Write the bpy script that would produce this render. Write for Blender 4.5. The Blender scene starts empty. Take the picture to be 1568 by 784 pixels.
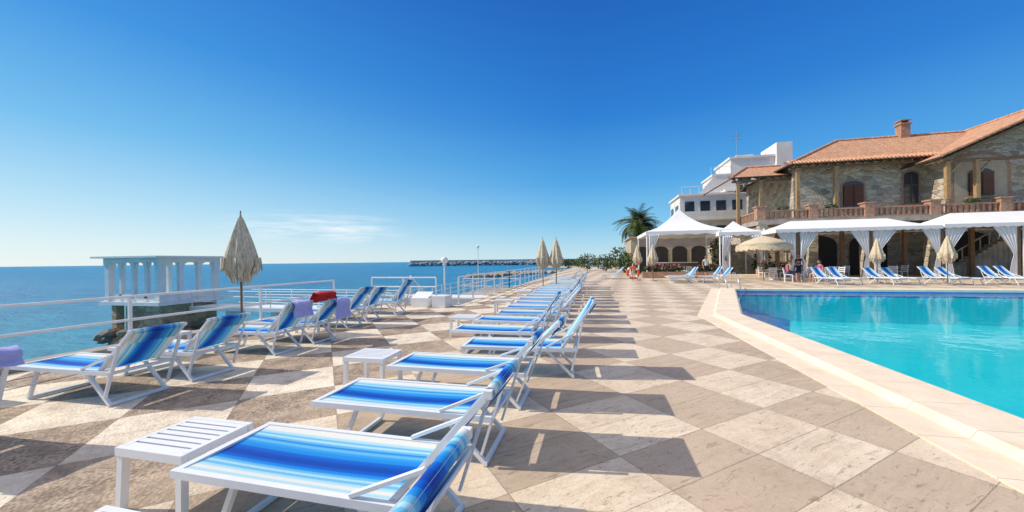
import bpy, bmesh, math, random
from mathutils import Vector, Matrix
random.seed(7)
R=math.radians
scene=bpy.context.scene
# ------------------------------------------------------------------ helpers
def link(o):
    scene.collection.objects.link(o); return o
def empty(name,loc=(0,0,0)):
    e=bpy.data.objects.new(name,None); e.location=loc; e.empty_display_size=.3
    return link(e)
class MB:
    def __init__(s): s.v=[];s.f=[];s.m=[];s.uv=[];s.sm=[]
    def face(s,pts,m=0,uv=None,smooth=False):
        b=len(s.v); s.v+= [tuple(p) for p in pts]; s.f.append(tuple(range(b,b+len(pts))))
        s.m.append(m); s.sm.append(smooth)
        if uv is None:
            p=[Vector(q) for q in pts]; n=(p[1]-p[0]).cross(p[2]-p[0])
            if n.length<1e-9: n=Vector((0,0,1))
            n.normalize()
            t=Vector((0,0,1)).cross(n)
            if t.length<1e-3: t=Vector((1,0,0))
            t.normalize(); bt=n.cross(t)
            uv=[(q.dot(t),q.dot(bt)) for q in p]
        s.uv.append(uv)
    def grid(s,rows,m=0,smooth=True,closed=False):
        b=len(s.v); nr=len(rows); nc=len(rows[0])
        for r in rows: s.v+=[tuple(p) for p in r]
        for i in range(nr-1):
            for j in range(nc if closed else nc-1):
                k=(j+1)%nc
                s.f.append((b+i*nc+j,b+i*nc+k,b+(i+1)*nc+k,b+(i+1)*nc+j)); s.m.append(m); s.sm.append(smooth)
                s.uv.append([(j/nc,i/nr),((j+1)/nc,i/nr),((j+1)/nc,(i+1)/nr),(j/nc,(i+1)/nr)])
    def box(s,x0,x1,y0,y1,z0,z1,m=0):
        a=[(x0,y0,z0),(x1,y0,z0),(x1,y1,z0),(x0,y1,z0),(x0,y0,z1),(x1,y0,z1),(x1,y1,z1),(x0,y1,z1)]
        for q in ((0,3,2,1),(4,5,6,7),(0,1,5,4),(1,2,6,5),(2,3,7,6),(3,0,4,7)):
            s.face([a[i] for i in q],m)
    def beam(s,p,q,w,h,m=0,up=(0,0,1)):
        p=Vector(p);q=Vector(q);d=(q-p).normalized();u=Vector(up)
        if abs(d.dot(u))>.98: u=Vector((1,0,0))
        r=d.cross(u).normalized()*w/2; u=r.cross(d).normalized()*h/2
        a=[p-r-u,p+r-u,p+r+u,p-r+u]; b=[q-r-u,q+r-u,q+r+u,q-r+u]
        s.face(a[::-1],m); s.face(b,m)
        for i in range(4):
            j=(i+1)%4; s.face([a[i],a[j],b[j],b[i]],m)
    def tube(s,pts,r,m=0,n=8,r2=None,cap=True):
        pts=[Vector(p) for p in pts]; rows=[]
        N=len(pts)
        for i,p in enumerate(pts):
            d=(pts[min(i+1,N-1)]-pts[max(i-1,0)]).normalized()
            u=Vector((0,0,1))
            if abs(d.dot(u))>.95: u=Vector((1,0,0))
            a=d.cross(u).normalized(); b=a.cross(d)
            rr=r if r2 is None else r+(r2-r)*i/(N-1)
            rows.append([p+a*math.cos(2*math.pi*k/n)*rr+b*math.sin(2*math.pi*k/n)*rr for k in range(n)])
        s.grid(rows,m,True,True)
        if cap:
            s.face(rows[0][::-1],m); s.face(rows[-1],m)
    def lathe(s,c,prof,m=0,n=20,mod=None):
        rows=[]
        for (r,z) in prof:
            row=[]
            for k in range(n):
                a=2*math.pi*k/n; rr=r*(mod(a,z) if mod else 1)
                row.append((c[0]+rr*math.cos(a),c[1]+rr*math.sin(a),c[2]+z))
            rows.append(row)
        s.grid(rows,m,True,True)
    def prism(s,poly,z0,z1,m=0,mside=None):
        n=len(poly); ms=m if mside is None else mside
        s.face([(x,y,z1) for x,y in poly],m)
        for i in range(n):
            a=poly[i];b=poly[(i+1)%n]
            s.face([(a[0],a[1],z0),(b[0],b[1],z0),(b[0],b[1],z1),(a[0],a[1],z1)],ms)
    def mesh(s,name,mats):
        me=bpy.data.meshes.new(name); me.from_pydata(s.v,[],s.f)
        for m in mats: me.materials.append(m)
        ul=me.uv_layers.new(name='UVMap'); k=0
        for p,mi,sm,uv in zip(me.polygons,s.m,s.sm,s.uv):
            p.material_index=mi; p.use_smooth=sm
            for li,u in zip(p.loop_indices,uv): ul.data[li].uv=u
        me.validate(); me.update(); return me
    def obj(s,name,mats,parent=None,loc=None,rot=None):
        o=bpy.data.objects.new(name,s.mesh(name,mats)); link(o)
        if parent: o.parent=parent
        if loc: o.location=loc
        if rot: o.rotation_euler=rot
        return o
def inst(name,me,loc,rz=0,parent=None):
    o=bpy.data.objects.new(name,me); link(o); o.location=loc; o.rotation_euler=(0,0,rz)
    if parent:o.parent=parent
    return o
# ------------------------------------------------------------------ materials
def newmat(name):
    m=bpy.data.materials.new(name); m.use_nodes=True
    nt=m.node_tree; return m,nt,nt.nodes['Principled BSDF']
def N(nt,t,**kw):
    n=nt.nodes.new(t)
    for k,v in kw.items(): setattr(n,k,v)
    return n
def L(nt,a,b): nt.links.new(a,b)
def math_(nt,op,a,b=None,c=None):
    n=nt.nodes.new('ShaderNodeMath'); n.operation=op
    for i,v in enumerate((a,b,c)):
        if v is None: continue
        if isinstance(v,(int,float)): n.inputs[i].default_value=v
        else: L(nt,v,n.inputs[i])
    return n.outputs[0]
def mix(nt,f,a,b,bt='MIX'):
    n=nt.nodes.new('ShaderNodeMix'); n.data_type='RGBA'; n.blend_type=bt
    for i,v in ((0,f),(6,a),(7,b)):
        if isinstance(v,(int,float)): n.inputs[i].default_value=v
        elif isinstance(v,tuple): n.inputs[i].default_value=(v+(1,))[:4]
        else: L(nt,v,n.inputs[i])
    return n.outputs[2]
def noise(nt,vec,scale,detail=4,rough=.6):
    n=N(nt,'ShaderNodeTexNoise'); n.inputs['Scale'].default_value=scale
    n.inputs['Detail'].default_value=detail; n.inputs['Roughness'].default_value=rough
    if vec is not None: L(nt,vec,n.inputs['Vector'])
    return n.outputs['Fac']
def ramp(nt,f,stops,interp='LINEAR'):
    n=N(nt,'ShaderNodeValToRGB'); cr=n.color_ramp; cr.interpolation=interp
    while len(cr.elements)<len(stops): cr.elements.new(.5)
    for e,(p,c) in zip(cr.elements,stops):
        e.position=p; e.color=(c+(1,))[:4] if isinstance(c,tuple) else (c,c,c,1)
    L(nt,f,n.inputs[0]); return n.outputs[0]
def bump(nt,bs,h,strength=.3,dist=.02):
    b=N(nt,'ShaderNodeBump'); b.inputs['Strength'].default_value=strength; b.inputs['Distance'].default_value=dist
    L(nt,h,b.inputs['Height']); L(nt,b.outputs[0],bs.inputs['Normal'])
def ocoord(nt,which='Object'):
    return N(nt,'ShaderNodeTexCoord').outputs[which]
def M(name,col,rough=.6,var=.2,scale=4,bmp=0,bsc=40,spec=.4,metal=0,coord='Object'):
    m,nt,bs=newmat(name); c=ocoord(nt,coord)
    f=noise(nt,c,scale,6,.65); f=ramp(nt,f,[(.3,0.),(.7,1.)])
    dk=tuple(x*(1-var) for x in col); lt=tuple(min(1,x*(1+var*.6)) for x in col)
    L(nt,mix(nt,f,dk,lt),bs.inputs['Base Color'])
    bs.inputs['Roughness'].default_value=rough; bs.inputs['Specular IOR Level'].default_value=spec
    bs.inputs['Metallic'].default_value=metal
    if bmp: bump(nt,bs,noise(nt,c,bsc,5),bmp,.02)
    return m
white_paint=M('white_paint',(.80,.79,.76),.4,.09,2,.05)
alu=M('white_aluminium',(.80,.80,.79),.32,.06,6,0)
plastic=M('white_plastic',(.82,.81,.79),.38,.04,6)
stucco=M('white_stucco',(.78,.74,.68),.8,.16,.8,.3,12)
concrete=M('old_concrete',(.40,.35,.29),.9,.4,1.2,.6,8)
wood=M('brown_wood',(.22,.13,.065),.6,.3,5,.2,20)
darkwood=M('dark_wood',(.05,.035,.025),.7,.3,3)
honeywood=M('honey_wood',(.42,.26,.12),.6,.3,5,.2,20)
shutter=M('red_brown_shutter',(.20,.075,.04),.6,.2,4)
canvas=M('white_canvas',(.82,.80,.77),.75,.05,1.5,.1,3)
brickm=M('terracotta_brick',(.46,.26,.17),.85,.4,6,.4,15)
steel=M('steel',(.6,.62,.64),.25,.05,3,0,metal=.9)
dark=M('dark_interior_shade',(.035,.03,.025),.6,.3,2)  # painted shade of unlit interiors; also used for distant windows
glass_d=M('window_glass',(.03,.05,.07),.08,.2,1,spec=.8)
lilac=M('lilac_towel',(.42,.43,.76),.95,.1,20,.5,150)
redc=M('red_cloth',(.45,.015,.02),.9,.2,12,.4,60)
orange=M('orange_plastic',(.75,.10,.02),.4,.05,6)
def m_stone(name='rubble_stone_wall',tint=(1,1,1)):
    m,nt,bs=newmat(name); c=ocoord(nt)
    T=lambda r,g,b_:(min(1,r*tint[0]),min(1,g*tint[1]),min(1,b_*tint[2]))
    mp=N(nt,'ShaderNodeMapping'); mp.inputs['Scale'].default_value=(1,1,1.7); L(nt,c,mp.inputs[0]); c2=mp.outputs[0]
    v=N(nt,'ShaderNodeTexVoronoi'); v.inputs['Scale'].default_value=1.7; L(nt,c2,v.inputs['Vector'])
    e=N(nt,'ShaderNodeTexVoronoi',feature='DISTANCE_TO_EDGE'); e.inputs['Scale'].default_value=1.7; L(nt,c2,e.inputs['Vector'])
    sep=N(nt,'ShaderNodeSeparateColor'); L(nt,v.outputs['Color'],sep.inputs[0])
    col=ramp(nt,sep.outputs[0],[(0,T(.30,.23,.155)),(.3,T(.56,.455,.325)),(.65,T(.74,.63,.47)),(1,T(.42,.36,.28))])
    col=mix(nt,ramp(nt,noise(nt,c,.5,5),[(.35,0.),(.7,.45)]),col,T(.50,.38,.255),'MIX')
    mort=ramp(nt,e.outputs[0],[(.02,0.),(.09,1.)])
    L(nt,mix(nt,mort,T(.68,.585,.45),col),bs.inputs['Base Color']); bs.inputs['Roughness'].default_value=.9
    bump(nt,bs,math_(nt,'ADD',mort,noise(nt,c,14,5)),1.0,.07)
    return m
stone=m_stone(); seastone=m_stone('sea_wall_stone',(.9,.78,.66))
def m_roof():
    m,nt,bs=newmat('terracotta_roof_tiles'); u=ocoord(nt,'UV')
    b=N(nt,'ShaderNodeTexBrick'); L(nt,u,b.inputs['Vector']); b.inputs['Scale'].default_value=1
    b.inputs['Brick Width'].default_value=.26; b.inputs['Row Height'].default_value=.42; b.inputs['Mortar Size'].default_value=.02
    b.offset=0; b.inputs['Color1'].default_value=(.60,.24,.10,1); b.inputs['Color2'].default_value=(.82,.43,.24,1); b.inputs['Mortar'].default_value=(.28,.12,.06,1)
    s=N(nt,'ShaderNodeSeparateXYZ'); L(nt,u,s.inputs[0])
    w=math_(nt,'ABSOLUTE',math_(nt,'SINE',math_(nt,'MULTIPLY',s.outputs[0],math.pi/.26)))
    n=ramp(nt,noise(nt,u,1.3,6,.7),[(.38,0.),(.7,.7)])
    col=mix(nt,n,b.outputs[0],(.58,.36,.22))
    col=mix(nt,ramp(nt,noise(nt,u,5,4,.7),[(.5,0.),(.7,.8)]),col,(.84,.58,.38))
    col=mix(nt,ramp(nt,noise(nt,u,3,4,.7),[(.52,0.),(.7,.7)]),col,(.28,.14,.08))
    col=mix(nt,math_(nt,'MULTIPLY',math_(nt,'SUBTRACT',1.,w),.5),col,(.2,.09,.05))
    L(nt,col,bs.inputs['Base Color']); bs.inputs['Roughness'].default_value=.85
    fr=math_(nt,'FRACT',math_(nt,'DIVIDE',s.outputs[1],.42))
    bump(nt,bs,math_(nt,'ADD',w,math_(nt,'MULTIPLY',fr,-.4)),.7,.06)
    return m
roofm=m_roof()
def m_floor():
    m,nt,bs=newmat('travertine_checker_paving'); c=ocoord(nt)
    s=N(nt,'ShaderNodeSeparateXYZ'); L(nt,c,s.inputs[0]); X,Y=s.outputs[0],s.outputs[1]
    ph=R(40); S=.95
    a=math_(nt,'ADD',math_(nt,'MULTIPLY',X,math.cos(ph)/S),math_(nt,'MULTIPLY_ADD',Y,math.sin(ph)/S,-.093+100))
    b=math_(nt,'ADD',math_(nt,'MULTIPLY',X,-math.sin(ph)/S),math_(nt,'MULTIPLY_ADD',Y,math.cos(ph)/S,-.226+100))
    fa=math_(nt,'FLOOR',a); fb=math_(nt,'FLOOR',b)
    par=math_(nt,'MODULO',math_(nt,'ADD',fa,fb),2.)
    cv=N(nt,'ShaderNodeCombineXYZ'); L(nt,fa,cv.inputs[0]); L(nt,fb,cv.inputs[1])
    wn=N(nt,'ShaderNodeTexWhiteNoise'); wn.noise_dimensions='2D'; L(nt,cv.outputs[0],wn.inputs['Vector']); rnd=wn.outputs['Value']
    ra=math_(nt,'FRACT',a); rb=math_(nt,'FRACT',b)
    pl=math_(nt,'ABSOLUTE',math_(nt,'SUBTRACT',rb,.5))
    half=math_(nt,'GREATER_THAN',rb,.5)
    cv2=N(nt,'ShaderNodeCombineXYZ'); L(nt,math_(nt,'MULTIPLY_ADD',half,.37,fa),cv2.inputs[0]); L(nt,fb,cv2.inputs[1])
    wn2=N(nt,'ShaderNodeTexWhiteNoise'); wn2.noise_dimensions='2D'; L(nt,cv2.outputs[0],wn2.inputs['Vector']); rnd2=wn2.outputs['Value']
    ea=math_(nt,'MINIMUM',ra,math_(nt,'SUBTRACT',1.,ra)); eb=math_(nt,'MINIMUM',rb,math_(nt,'SUBTRACT',1.,rb))
    ed=math_(nt,'MINIMUM',math_(nt,'MINIMUM',ea,eb),pl)
    wob=math_(nt,'MULTIPLY',noise(nt,c,9,3),.007)
    gr=math_(nt,'LESS_THAN',ed,wob)
    sv=N(nt,'ShaderNodeCombineXYZ'); L(nt,math_(nt,'MULTIPLY',a,1.6),sv.inputs[0]); L(nt,math_(nt,'MULTIPLY',b,13.),sv.inputs[1])
    L(nt,math_(nt,'MULTIPLY',rnd2,60.),sv.inputs[2])
    wrp=N(nt,'ShaderNodeVectorMath',operation='ADD'); L(nt,sv.outputs[0],wrp.inputs[0])
    wz=N(nt,'ShaderNodeTexNoise'); wz.inputs['Scale'].default_value=1.6; wz.inputs['Detail'].default_value=3; L(nt,c,wz.inputs['Vector'])
    wsc=N(nt,'ShaderNodeVectorMath',operation='SCALE'); wsc.inputs['Scale'].default_value=3.2; L(nt,wz.outputs['Color'],wsc.inputs[0]); L(nt,wsc.outputs[0],wrp.inputs[1])
    svec=wrp.outputs[0]
    st=noise(nt,svec,1,7,.7); stc=ramp(nt,st,[(.3,0.),(.68,1.)])
    fine=noise(nt,c,60,3,.7); mid=noise(nt,c,2.2,6,.7); big=noise(nt,c,.35,4)
    light=mix(nt,stc,(.68,.535,.375),(.90,.765,.58))
    light=mix(nt,math_(nt,'MULTIPLY',rnd2,.6),light,(.76,.60,.43))
    darkc=mix(nt,stc,(.37,.275,.19),(.66,.51,.37))
    darkc=mix(nt,math_(nt,'MULTIPLY',rnd2,.6),darkc,(.50,.395,.295))
    darkc=mix(nt,math_(nt,'MULTIPLY',rnd,.5),darkc,(.66,.51,.35))
    xs=math_(nt,'MULTIPLY_ADD',noise(nt,c,.8,2),1.0,X)
    left=ramp(nt,math_(nt,'MULTIPLY_ADD',xs,-1/1.2,-1.7/1.2+.3),[(0,0.),(1,1.)])
    vor=N(nt,'ShaderNodeTexVoronoi'); vor.inputs['Scale'].default_value=42; L(nt,c,vor.inputs['Vector'])
    peb=ramp(nt,vor.outputs['Distance'],[(.0,(.66,.52,.38)),(.45,(.43,.33,.24)),(.8,(.16,.12,.085))])
    peb=mix(nt,ramp(nt,mid,[(.4,0.),(.7,.75)]),peb,(.66,.52,.385))
    peb=mix(nt,ramp(nt,noise(nt,c,5,7,.75),[(.45,0.),(.62,.85)]),peb,(.21,.16,.115))
    darkc=mix(nt,left,darkc,peb)
    lightl=mix(nt,ramp(nt,noise(nt,c,3.5,8,.8),[(.42,0.),(.66,.8)]),(.90,.79,.62),(.56,.45,.34))
    light=mix(nt,left,light,lightl)
    col=mix(nt,par,light,darkc)
    col=mix(nt,ramp(nt,fine,[(.25,.35),(.5,0.)]),col,(.18,.13,.09))
    pits=math_(nt,'MULTIPLY',ramp(nt,noise(nt,svec,2.4,4,.8),[(.58,0.),(.63,.65)]),math_(nt,'SUBTRACT',1.,left))
    col=mix(nt,pits,col,(.24,.17,.11))
    col=mix(nt,ramp(nt,noise(nt,c,1.1,8,.8),[(.48,0.),(.72,.6)]),col,(.36,.27,.19))
    col=mix(nt,ramp(nt,noise(nt,c,14,5,.8),[(.55,0.),(.72,.45)]),col,(.26,.19,.13))
    col=mix(nt,ramp(nt,big,[(.4,0.),(.7,.2)]),col,(.38,.29,.20))
    col=mix(nt,math_(nt,'MULTIPLY',gr,.55),col,(.14,.105,.07))
    L(nt,col,bs.inputs['Base Color'])
    rg=math_(nt,'MULTIPLY_ADD',left,.25,math_(nt,'MULTIPLY_ADD',mid,.3,.42)); L(nt,rg,bs.inputs['Roughness'])
    bs.inputs['Specular IOR Level'].default_value=.2
    h=math_(nt,'ADD',math_(nt,'MULTIPLY',fine,.25),math_(nt,'MULTIPLY',gr,-.6))
    h=math_(nt,'ADD',h,math_(nt,'MULTIPLY',math_(nt,'MULTIPLY',vor.outputs['Distance'],left),-1.2))
    bump(nt,bs,h,.5,.012)
    return m
floorm=m_floor()
def m_coping():
    m,nt,bs=newmat('travertine_coping'); c=ocoord(nt)
    s=N(nt,'ShaderNodeSeparateXYZ'); L(nt,c,s.inputs[0])
    fr=math_(nt,'FRACT',math_(nt,'DIVIDE',s.outputs[1],.62)); g=math_(nt,'LESS_THAN',fr,.012)
    n=noise(nt,c,3,7,.7); st=noise(nt,c,30,4,.7)
    col=mix(nt,ramp(nt,n,[(.35,0.),(.68,1.)]),(.78,.63,.45),(.92,.80,.62))
    col=mix(nt,ramp(nt,st,[(.55,0.),(.75,.5)]),col,(.54,.41,.27))
    cv=math_(nt,'FLOOR',math_(nt,'DIVIDE',s.outputs[1],.62))
    wn=N(nt,'ShaderNodeTexWhiteNoise'); wn.noise_dimensions='1D'; L(nt,cv,wn.inputs['W'])
    col=mix(nt,math_(nt,'MULTIPLY',wn.outputs[0],.4),col,(.72,.58,.43))
    col=mix(nt,math_(nt,'MULTIPLY',g,.55),col,(.2,.15,.1))
    L(nt,col,bs.inputs['Base Color']); bs.inputs['Roughness'].default_value=.6; bs.inputs['Specular IOR Level'].default_value=.2; bump(nt,bs,st,.3,.006)
    return m
copem=m_coping()
def m_water(name,tint,bs1,bst,dist,glo=.02):
    m=bpy.data.materials.new(name); m.use_nodes=True; nt=m.node_tree; nt.nodes.clear()
    out=N(nt,'ShaderNodeOutputMaterial'); c=ocoord(nt)
    n1=noise(nt,c,bs1,3,.55); n2=noise(nt,c,bs1*3.7,2,.5)
    h=math_(nt,'ADD',n1,math_(nt,'MULTIPLY',n2,.25))
    b=N(nt,'ShaderNodeBump'); b.inputs['Strength'].default_value=bst; b.inputs['Distance'].default_value=dist; L(nt,h,b.inputs['Height'])
    tr=N(nt,'ShaderNodeBsdfTransparent'); tr.inputs[0].default_value=tint+(1,)
    gl=N(nt,'ShaderNodeBsdfGlossy'); gl.inputs['Roughness'].default_value=glo; L(nt,b.outputs[0],gl.inputs['Normal'])
    fz=N(nt,'ShaderNodeFresnel'); fz.inputs[0].default_value=1.33; L(nt,b.outputs[0],fz.inputs['Normal'])
    mx=N(nt,'ShaderNodeMixShader'); L(nt,math_(nt,'MULTIPLY',fz.outputs[0],.58),mx.inputs[0]); L(nt,tr.outputs[0],mx.inputs[1]); L(nt,gl.outputs[0],mx.inputs[2])
    L(nt,mx.outputs[0],out.inputs[0]); return m
poolwater=m_water('pool_water',(.62,.99,1.0),1.4,.10,.07)
def m_pooltile(name,c1,c2,cau=.5):
    m,nt,bs=newmat(name); c=ocoord(nt)
    b=N(nt,'ShaderNodeTexBrick'); L(nt,c,b.inputs['Vector']); b.offset=0
    b.inputs['Scale'].default_value=1;b.inputs['Brick Width'].default_value=.2;b.inputs['Row Height'].default_value=.2;b.inputs['Mortar Size'].default_value=.006
    b.inputs['Color1'].default_value=c1+(1,); b.inputs['Color2'].default_value=c2+(1,); b.inputs['Mortar'].default_value=tuple(min(1,x*1.2+.03) for x in c1)+(1,)
    f=ramp(nt,noise(nt,c,.6,5,.6),[(.35,0.),(.7,cau)])  # pale noise patches paint caustic light into the tile colour
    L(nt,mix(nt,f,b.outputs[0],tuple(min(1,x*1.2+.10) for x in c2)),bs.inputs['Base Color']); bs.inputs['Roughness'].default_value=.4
    return m
pt_light=m_pooltile('pool_floor_mosaic',(.03,.80,.88),(.04,.86,.92))
pt_dark=m_pooltile('pool_edge_mosaic',(.01,.17,.60),(.015,.24,.68),.2)
def m_sea():
    m,nt,bs=newmat('sea_water'); c=ocoord(nt)
    mp=N(nt,'ShaderNodeMapping'); mp.inputs['Scale'].default_value=(.5,1.7,1); mp.inputs['Rotation'].default_value=(0,0,R(25)); L(nt,c,mp.inputs[0])
    big=noise(nt,mp.outputs[0],.02,6,.65); md=noise(nt,mp.outputs[0],.35,7,.75); sm=noise(nt,mp.outputs[0],1.6,5,.65)
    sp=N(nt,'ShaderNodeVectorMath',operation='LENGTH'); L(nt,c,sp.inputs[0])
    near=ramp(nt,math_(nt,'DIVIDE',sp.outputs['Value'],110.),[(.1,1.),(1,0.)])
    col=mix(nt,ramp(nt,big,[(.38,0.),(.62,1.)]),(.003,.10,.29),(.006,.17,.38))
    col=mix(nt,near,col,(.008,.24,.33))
    col=mix(nt,ramp(nt,md,[(.42,0.),(.60,.85)]),col,(.012,.31,.46))
    col=mix(nt,ramp(nt,sm,[(.34,.65),(.48,0.)]),col,(.002,.08,.19))
    L(nt,col,bs.inputs['Base Color']); bs.inputs['Roughness'].default_value=.3; bs.inputs['Specular IOR Level'].default_value=.12
    bump(nt,bs,math_(nt,'ADD',md,math_(nt,'MULTIPLY',sm,.4)),1.0,.6)
    return m
sea_m=m_sea()
def m_sling():
    m,nt,bs=newmat('blue_striped_sling'); c=ocoord(nt)
    s=N(nt,'ShaderNodeSeparateXYZ'); L(nt,c,s.inputs[0])
    f=math_(nt,'DIVIDE',s.outputs[1],.62)
    W=(.80,.80,.72);P=(.44,.70,.78);Lb=(.14,.48,.74);B=(.012,.25,.70);D=(.003,.10,.52);DD=(.003,.06,.38)
    seq=[(0,W),(.08,P),(.12,W),(.17,P),(.21,Lb),(.25,P),(.28,Lb),(.32,B),(.37,D),(.42,DD),(.50,D),(.56,B),(.62,(.03,.32,.74)),(.66,Lb),(.70,B),(.73,Lb),(.76,P),(.79,Lb),(.82,P),(.86,W)]
    col=ramp(nt,f,seq,'CONSTANT')
    col=mix(nt,.45,col,ramp(nt,f,[(p+.02,q) for p,q in seq],'LINEAR'))
    wv=noise(nt,c,220,2); col=mix(nt,ramp(nt,wv,[(.35,.12),(.55,0.)]),col,(.05,.1,.2))
    L(nt,col,bs.inputs['Base Color']); bs.inputs['Roughness'].default_value=.6; bs.inputs['Specular IOR Level'].default_value=.2
    bump(nt,bs,wv,.15,.003)
    t=N(nt,'ShaderNodeBsdfTranslucent'); L(nt,col,t.inputs[0]); mx=N(nt,'ShaderNodeMixShader'); mx.inputs[0].default_value=.10
    L(nt,bs.outputs[0],mx.inputs[1]); L(nt,t.outputs[0],mx.inputs[2]); L(nt,mx.outputs[0],nt.nodes['Material Output'].inputs[0])
    return m
sling=m_sling()
def m_straw():
    m,nt,bs=newmat('straw_fringe'); c=ocoord(nt)
    mp=N(nt,'ShaderNodeMapping'); mp.inputs['Scale'].default_value=(14,14,1.6); L(nt,c,mp.inputs[0])
    n=noise(nt,mp.outputs[0],2.5,5,.7)
    L(nt,ramp(nt,n,[(.3,(.36,.26,.15)),(.5,(.66,.53,.35)),(.7,(.86,.75,.56))]),bs.inputs['Base Color']); bs.inputs['Roughness'].default_value=.95
    bump(nt,bs,n,.8,.03); return m
straw=m_straw()
leaf=M('leaf_green',(.095,.14,.035),.6,.5,3); leaf2=M('dark_leaf_green',(.045,.075,.022),.7,.5,3)
pink=M('pink_flowers',(.55,.05,.22),.7,.3,20)
bark=M('palm_bark',(.16,.11,.07),.95,.5,8,.8,10)
rockm=M('sea_rocks',(.30,.23,.165),.95,.6,.4,.8,3)
soil=M('dry_grass_land',(.12,.13,.06),.95,.5,.05)

# ------------------------------------------------------------------ world + sun
w=bpy.data.worlds.new('World'); scene.world=w; w.use_nodes=True; nt=w.node_tree
bg=nt.nodes['Background']; sky=N(nt,'ShaderNodeTexSky'); sky.sky_type='NISHITA'; sky.sun_disc=False
sunv=Vector((-1.1,-.18,.9)).normalized()
sky.sun_elevation=math.asin(sunv.z); sky.sun_rotation=math.atan2(sunv.x,sunv.y)%(2*math.pi)
sky.air_density=1.0; sky.dust_density=.2; sky.ozone_density=1.0; sky.altitude=0
g=ocoord(nt,'Generated')
sz=N(nt,'ShaderNodeSeparateXYZ'); L(nt,g,sz.inputs[0])
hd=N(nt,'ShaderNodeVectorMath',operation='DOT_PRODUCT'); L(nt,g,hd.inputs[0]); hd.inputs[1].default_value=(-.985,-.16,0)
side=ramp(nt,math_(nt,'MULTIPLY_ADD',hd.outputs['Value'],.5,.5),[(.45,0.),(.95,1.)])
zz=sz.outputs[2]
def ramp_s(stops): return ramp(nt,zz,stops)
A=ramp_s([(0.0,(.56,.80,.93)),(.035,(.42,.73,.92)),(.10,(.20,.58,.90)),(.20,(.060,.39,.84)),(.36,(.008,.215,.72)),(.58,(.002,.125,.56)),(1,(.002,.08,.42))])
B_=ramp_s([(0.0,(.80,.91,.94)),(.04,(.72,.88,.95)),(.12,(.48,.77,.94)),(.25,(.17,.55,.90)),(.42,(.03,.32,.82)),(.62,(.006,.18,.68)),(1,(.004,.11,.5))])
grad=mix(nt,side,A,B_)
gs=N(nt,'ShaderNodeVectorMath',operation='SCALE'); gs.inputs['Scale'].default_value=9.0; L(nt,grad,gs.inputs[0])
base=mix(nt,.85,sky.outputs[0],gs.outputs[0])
cd=Vector((math.cos(R(12.9))*-290-math.sin(R(12.9))*560, math.cos(R(12.9))*560-math.sin(R(12.9))*290, 52)).normalized()
vs=N(nt,'ShaderNodeVectorMath',operation='SUBTRACT'); L(nt,g,vs.inputs[0]); vs.inputs[1].default_value=cd
mp=N(nt,'ShaderNodeVectorMath',operation='MULTIPLY'); mp.inputs[1].default_value=(4.2,4.2,20); L(nt,vs.outputs[0],mp.inputs[0])
ln=N(nt,'ShaderNodeVectorMath',operation='LENGTH'); L(nt,mp.outputs[0],ln.inputs[0])
mask=ramp(nt,ln.outputs['Value'],[(.2,1.),(.95,0.)])
cm=N(nt,'ShaderNodeVectorMath',operation='MULTIPLY'); cm.inputs[1].default_value=(6,6,60); L(nt,g,cm.inputs[0])
cn=noise(nt,cm.outputs[0],1.3,9,.62)
cf=math_(nt,'MULTIPLY',mask,ramp(nt,cn,[(.40,0.),(.66,.9)]))
col=mix(nt,cf,base,(8.2,8.8,9.2))
# warm brightening added to the unseen zenith to fill the shadows
zenith_fill=math_(nt,'MULTIPLY',ramp(nt,zz,[(.70,0.),(.86,.85)]),ramp(nt,noise(nt,g,2.5,6,.6),[(.25,.5),(.6,1.)]))
col=mix(nt,zenith_fill,col,(13.,11.6,9.8))
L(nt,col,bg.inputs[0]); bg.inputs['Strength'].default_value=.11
sl=bpy.data.lights.new('sun','SUN'); sl.energy=4.2; sl.angle=R(.5); sl.color=(1,.93,.82)
so=link(bpy.data.objects.new('sun',sl)); so.rotation_euler=sunv.to_track_quat('Z','Y').to_euler(); so.location=(-20,-5,20)
scene.view_settings.view_transform='Standard'; scene.view_settings.look='None'; scene.view_settings.exposure=0
# ------------------------------------------------------------------ camera
cam=bpy.data.cameras.new('camera'); cam.sensor_width=36; cam.lens=36*560/1568; cam.shift_y=.0047; cam.clip_end=60000; cam.clip_start=.05
co=link(bpy.data.objects.new('camera',cam))
co.matrix_world=Matrix.Translation((0,0,1.5))@Matrix.Rotation(R(12.9),4,'Z')@Matrix.Rotation(R(90),4,'X')@Matrix.Rotation(R(-.66),4,'Z')
scene.camera=co
# ------------------------------------------------------------------ sea, land
b=MB(); S=30000; b.face([(-S,-S,-4),(S,-S,-4),(S,S,-4),(-S,S,-4)]); b.obj('sea',[sea_m])
b=MB(); b.prism([(3,80),(60,-8),(4000,-2000),(6000,4000),(300,900),(60,330),(20,200)],-6,-.35); b.obj('land',[soil])
poly=[(-8.3,-8),(2.6,-8),(2.6,10.5),(5.6,20),(60,20),(60,80),(-4.6,80),(-4.6,11.9),(-8.3,11.9)]
b=MB()
b.prism(poly,-6,0,0,1)
b.prism([(2.6,-8),(60,-8),(60,-3),(2.6,-3)],-6,0,0,1)
b.prism([(31,-3),(60,-3),(60,20),(31,20)],-6,0,0,1)
b.obj('terrace_paving',[floorm,concrete])
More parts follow.
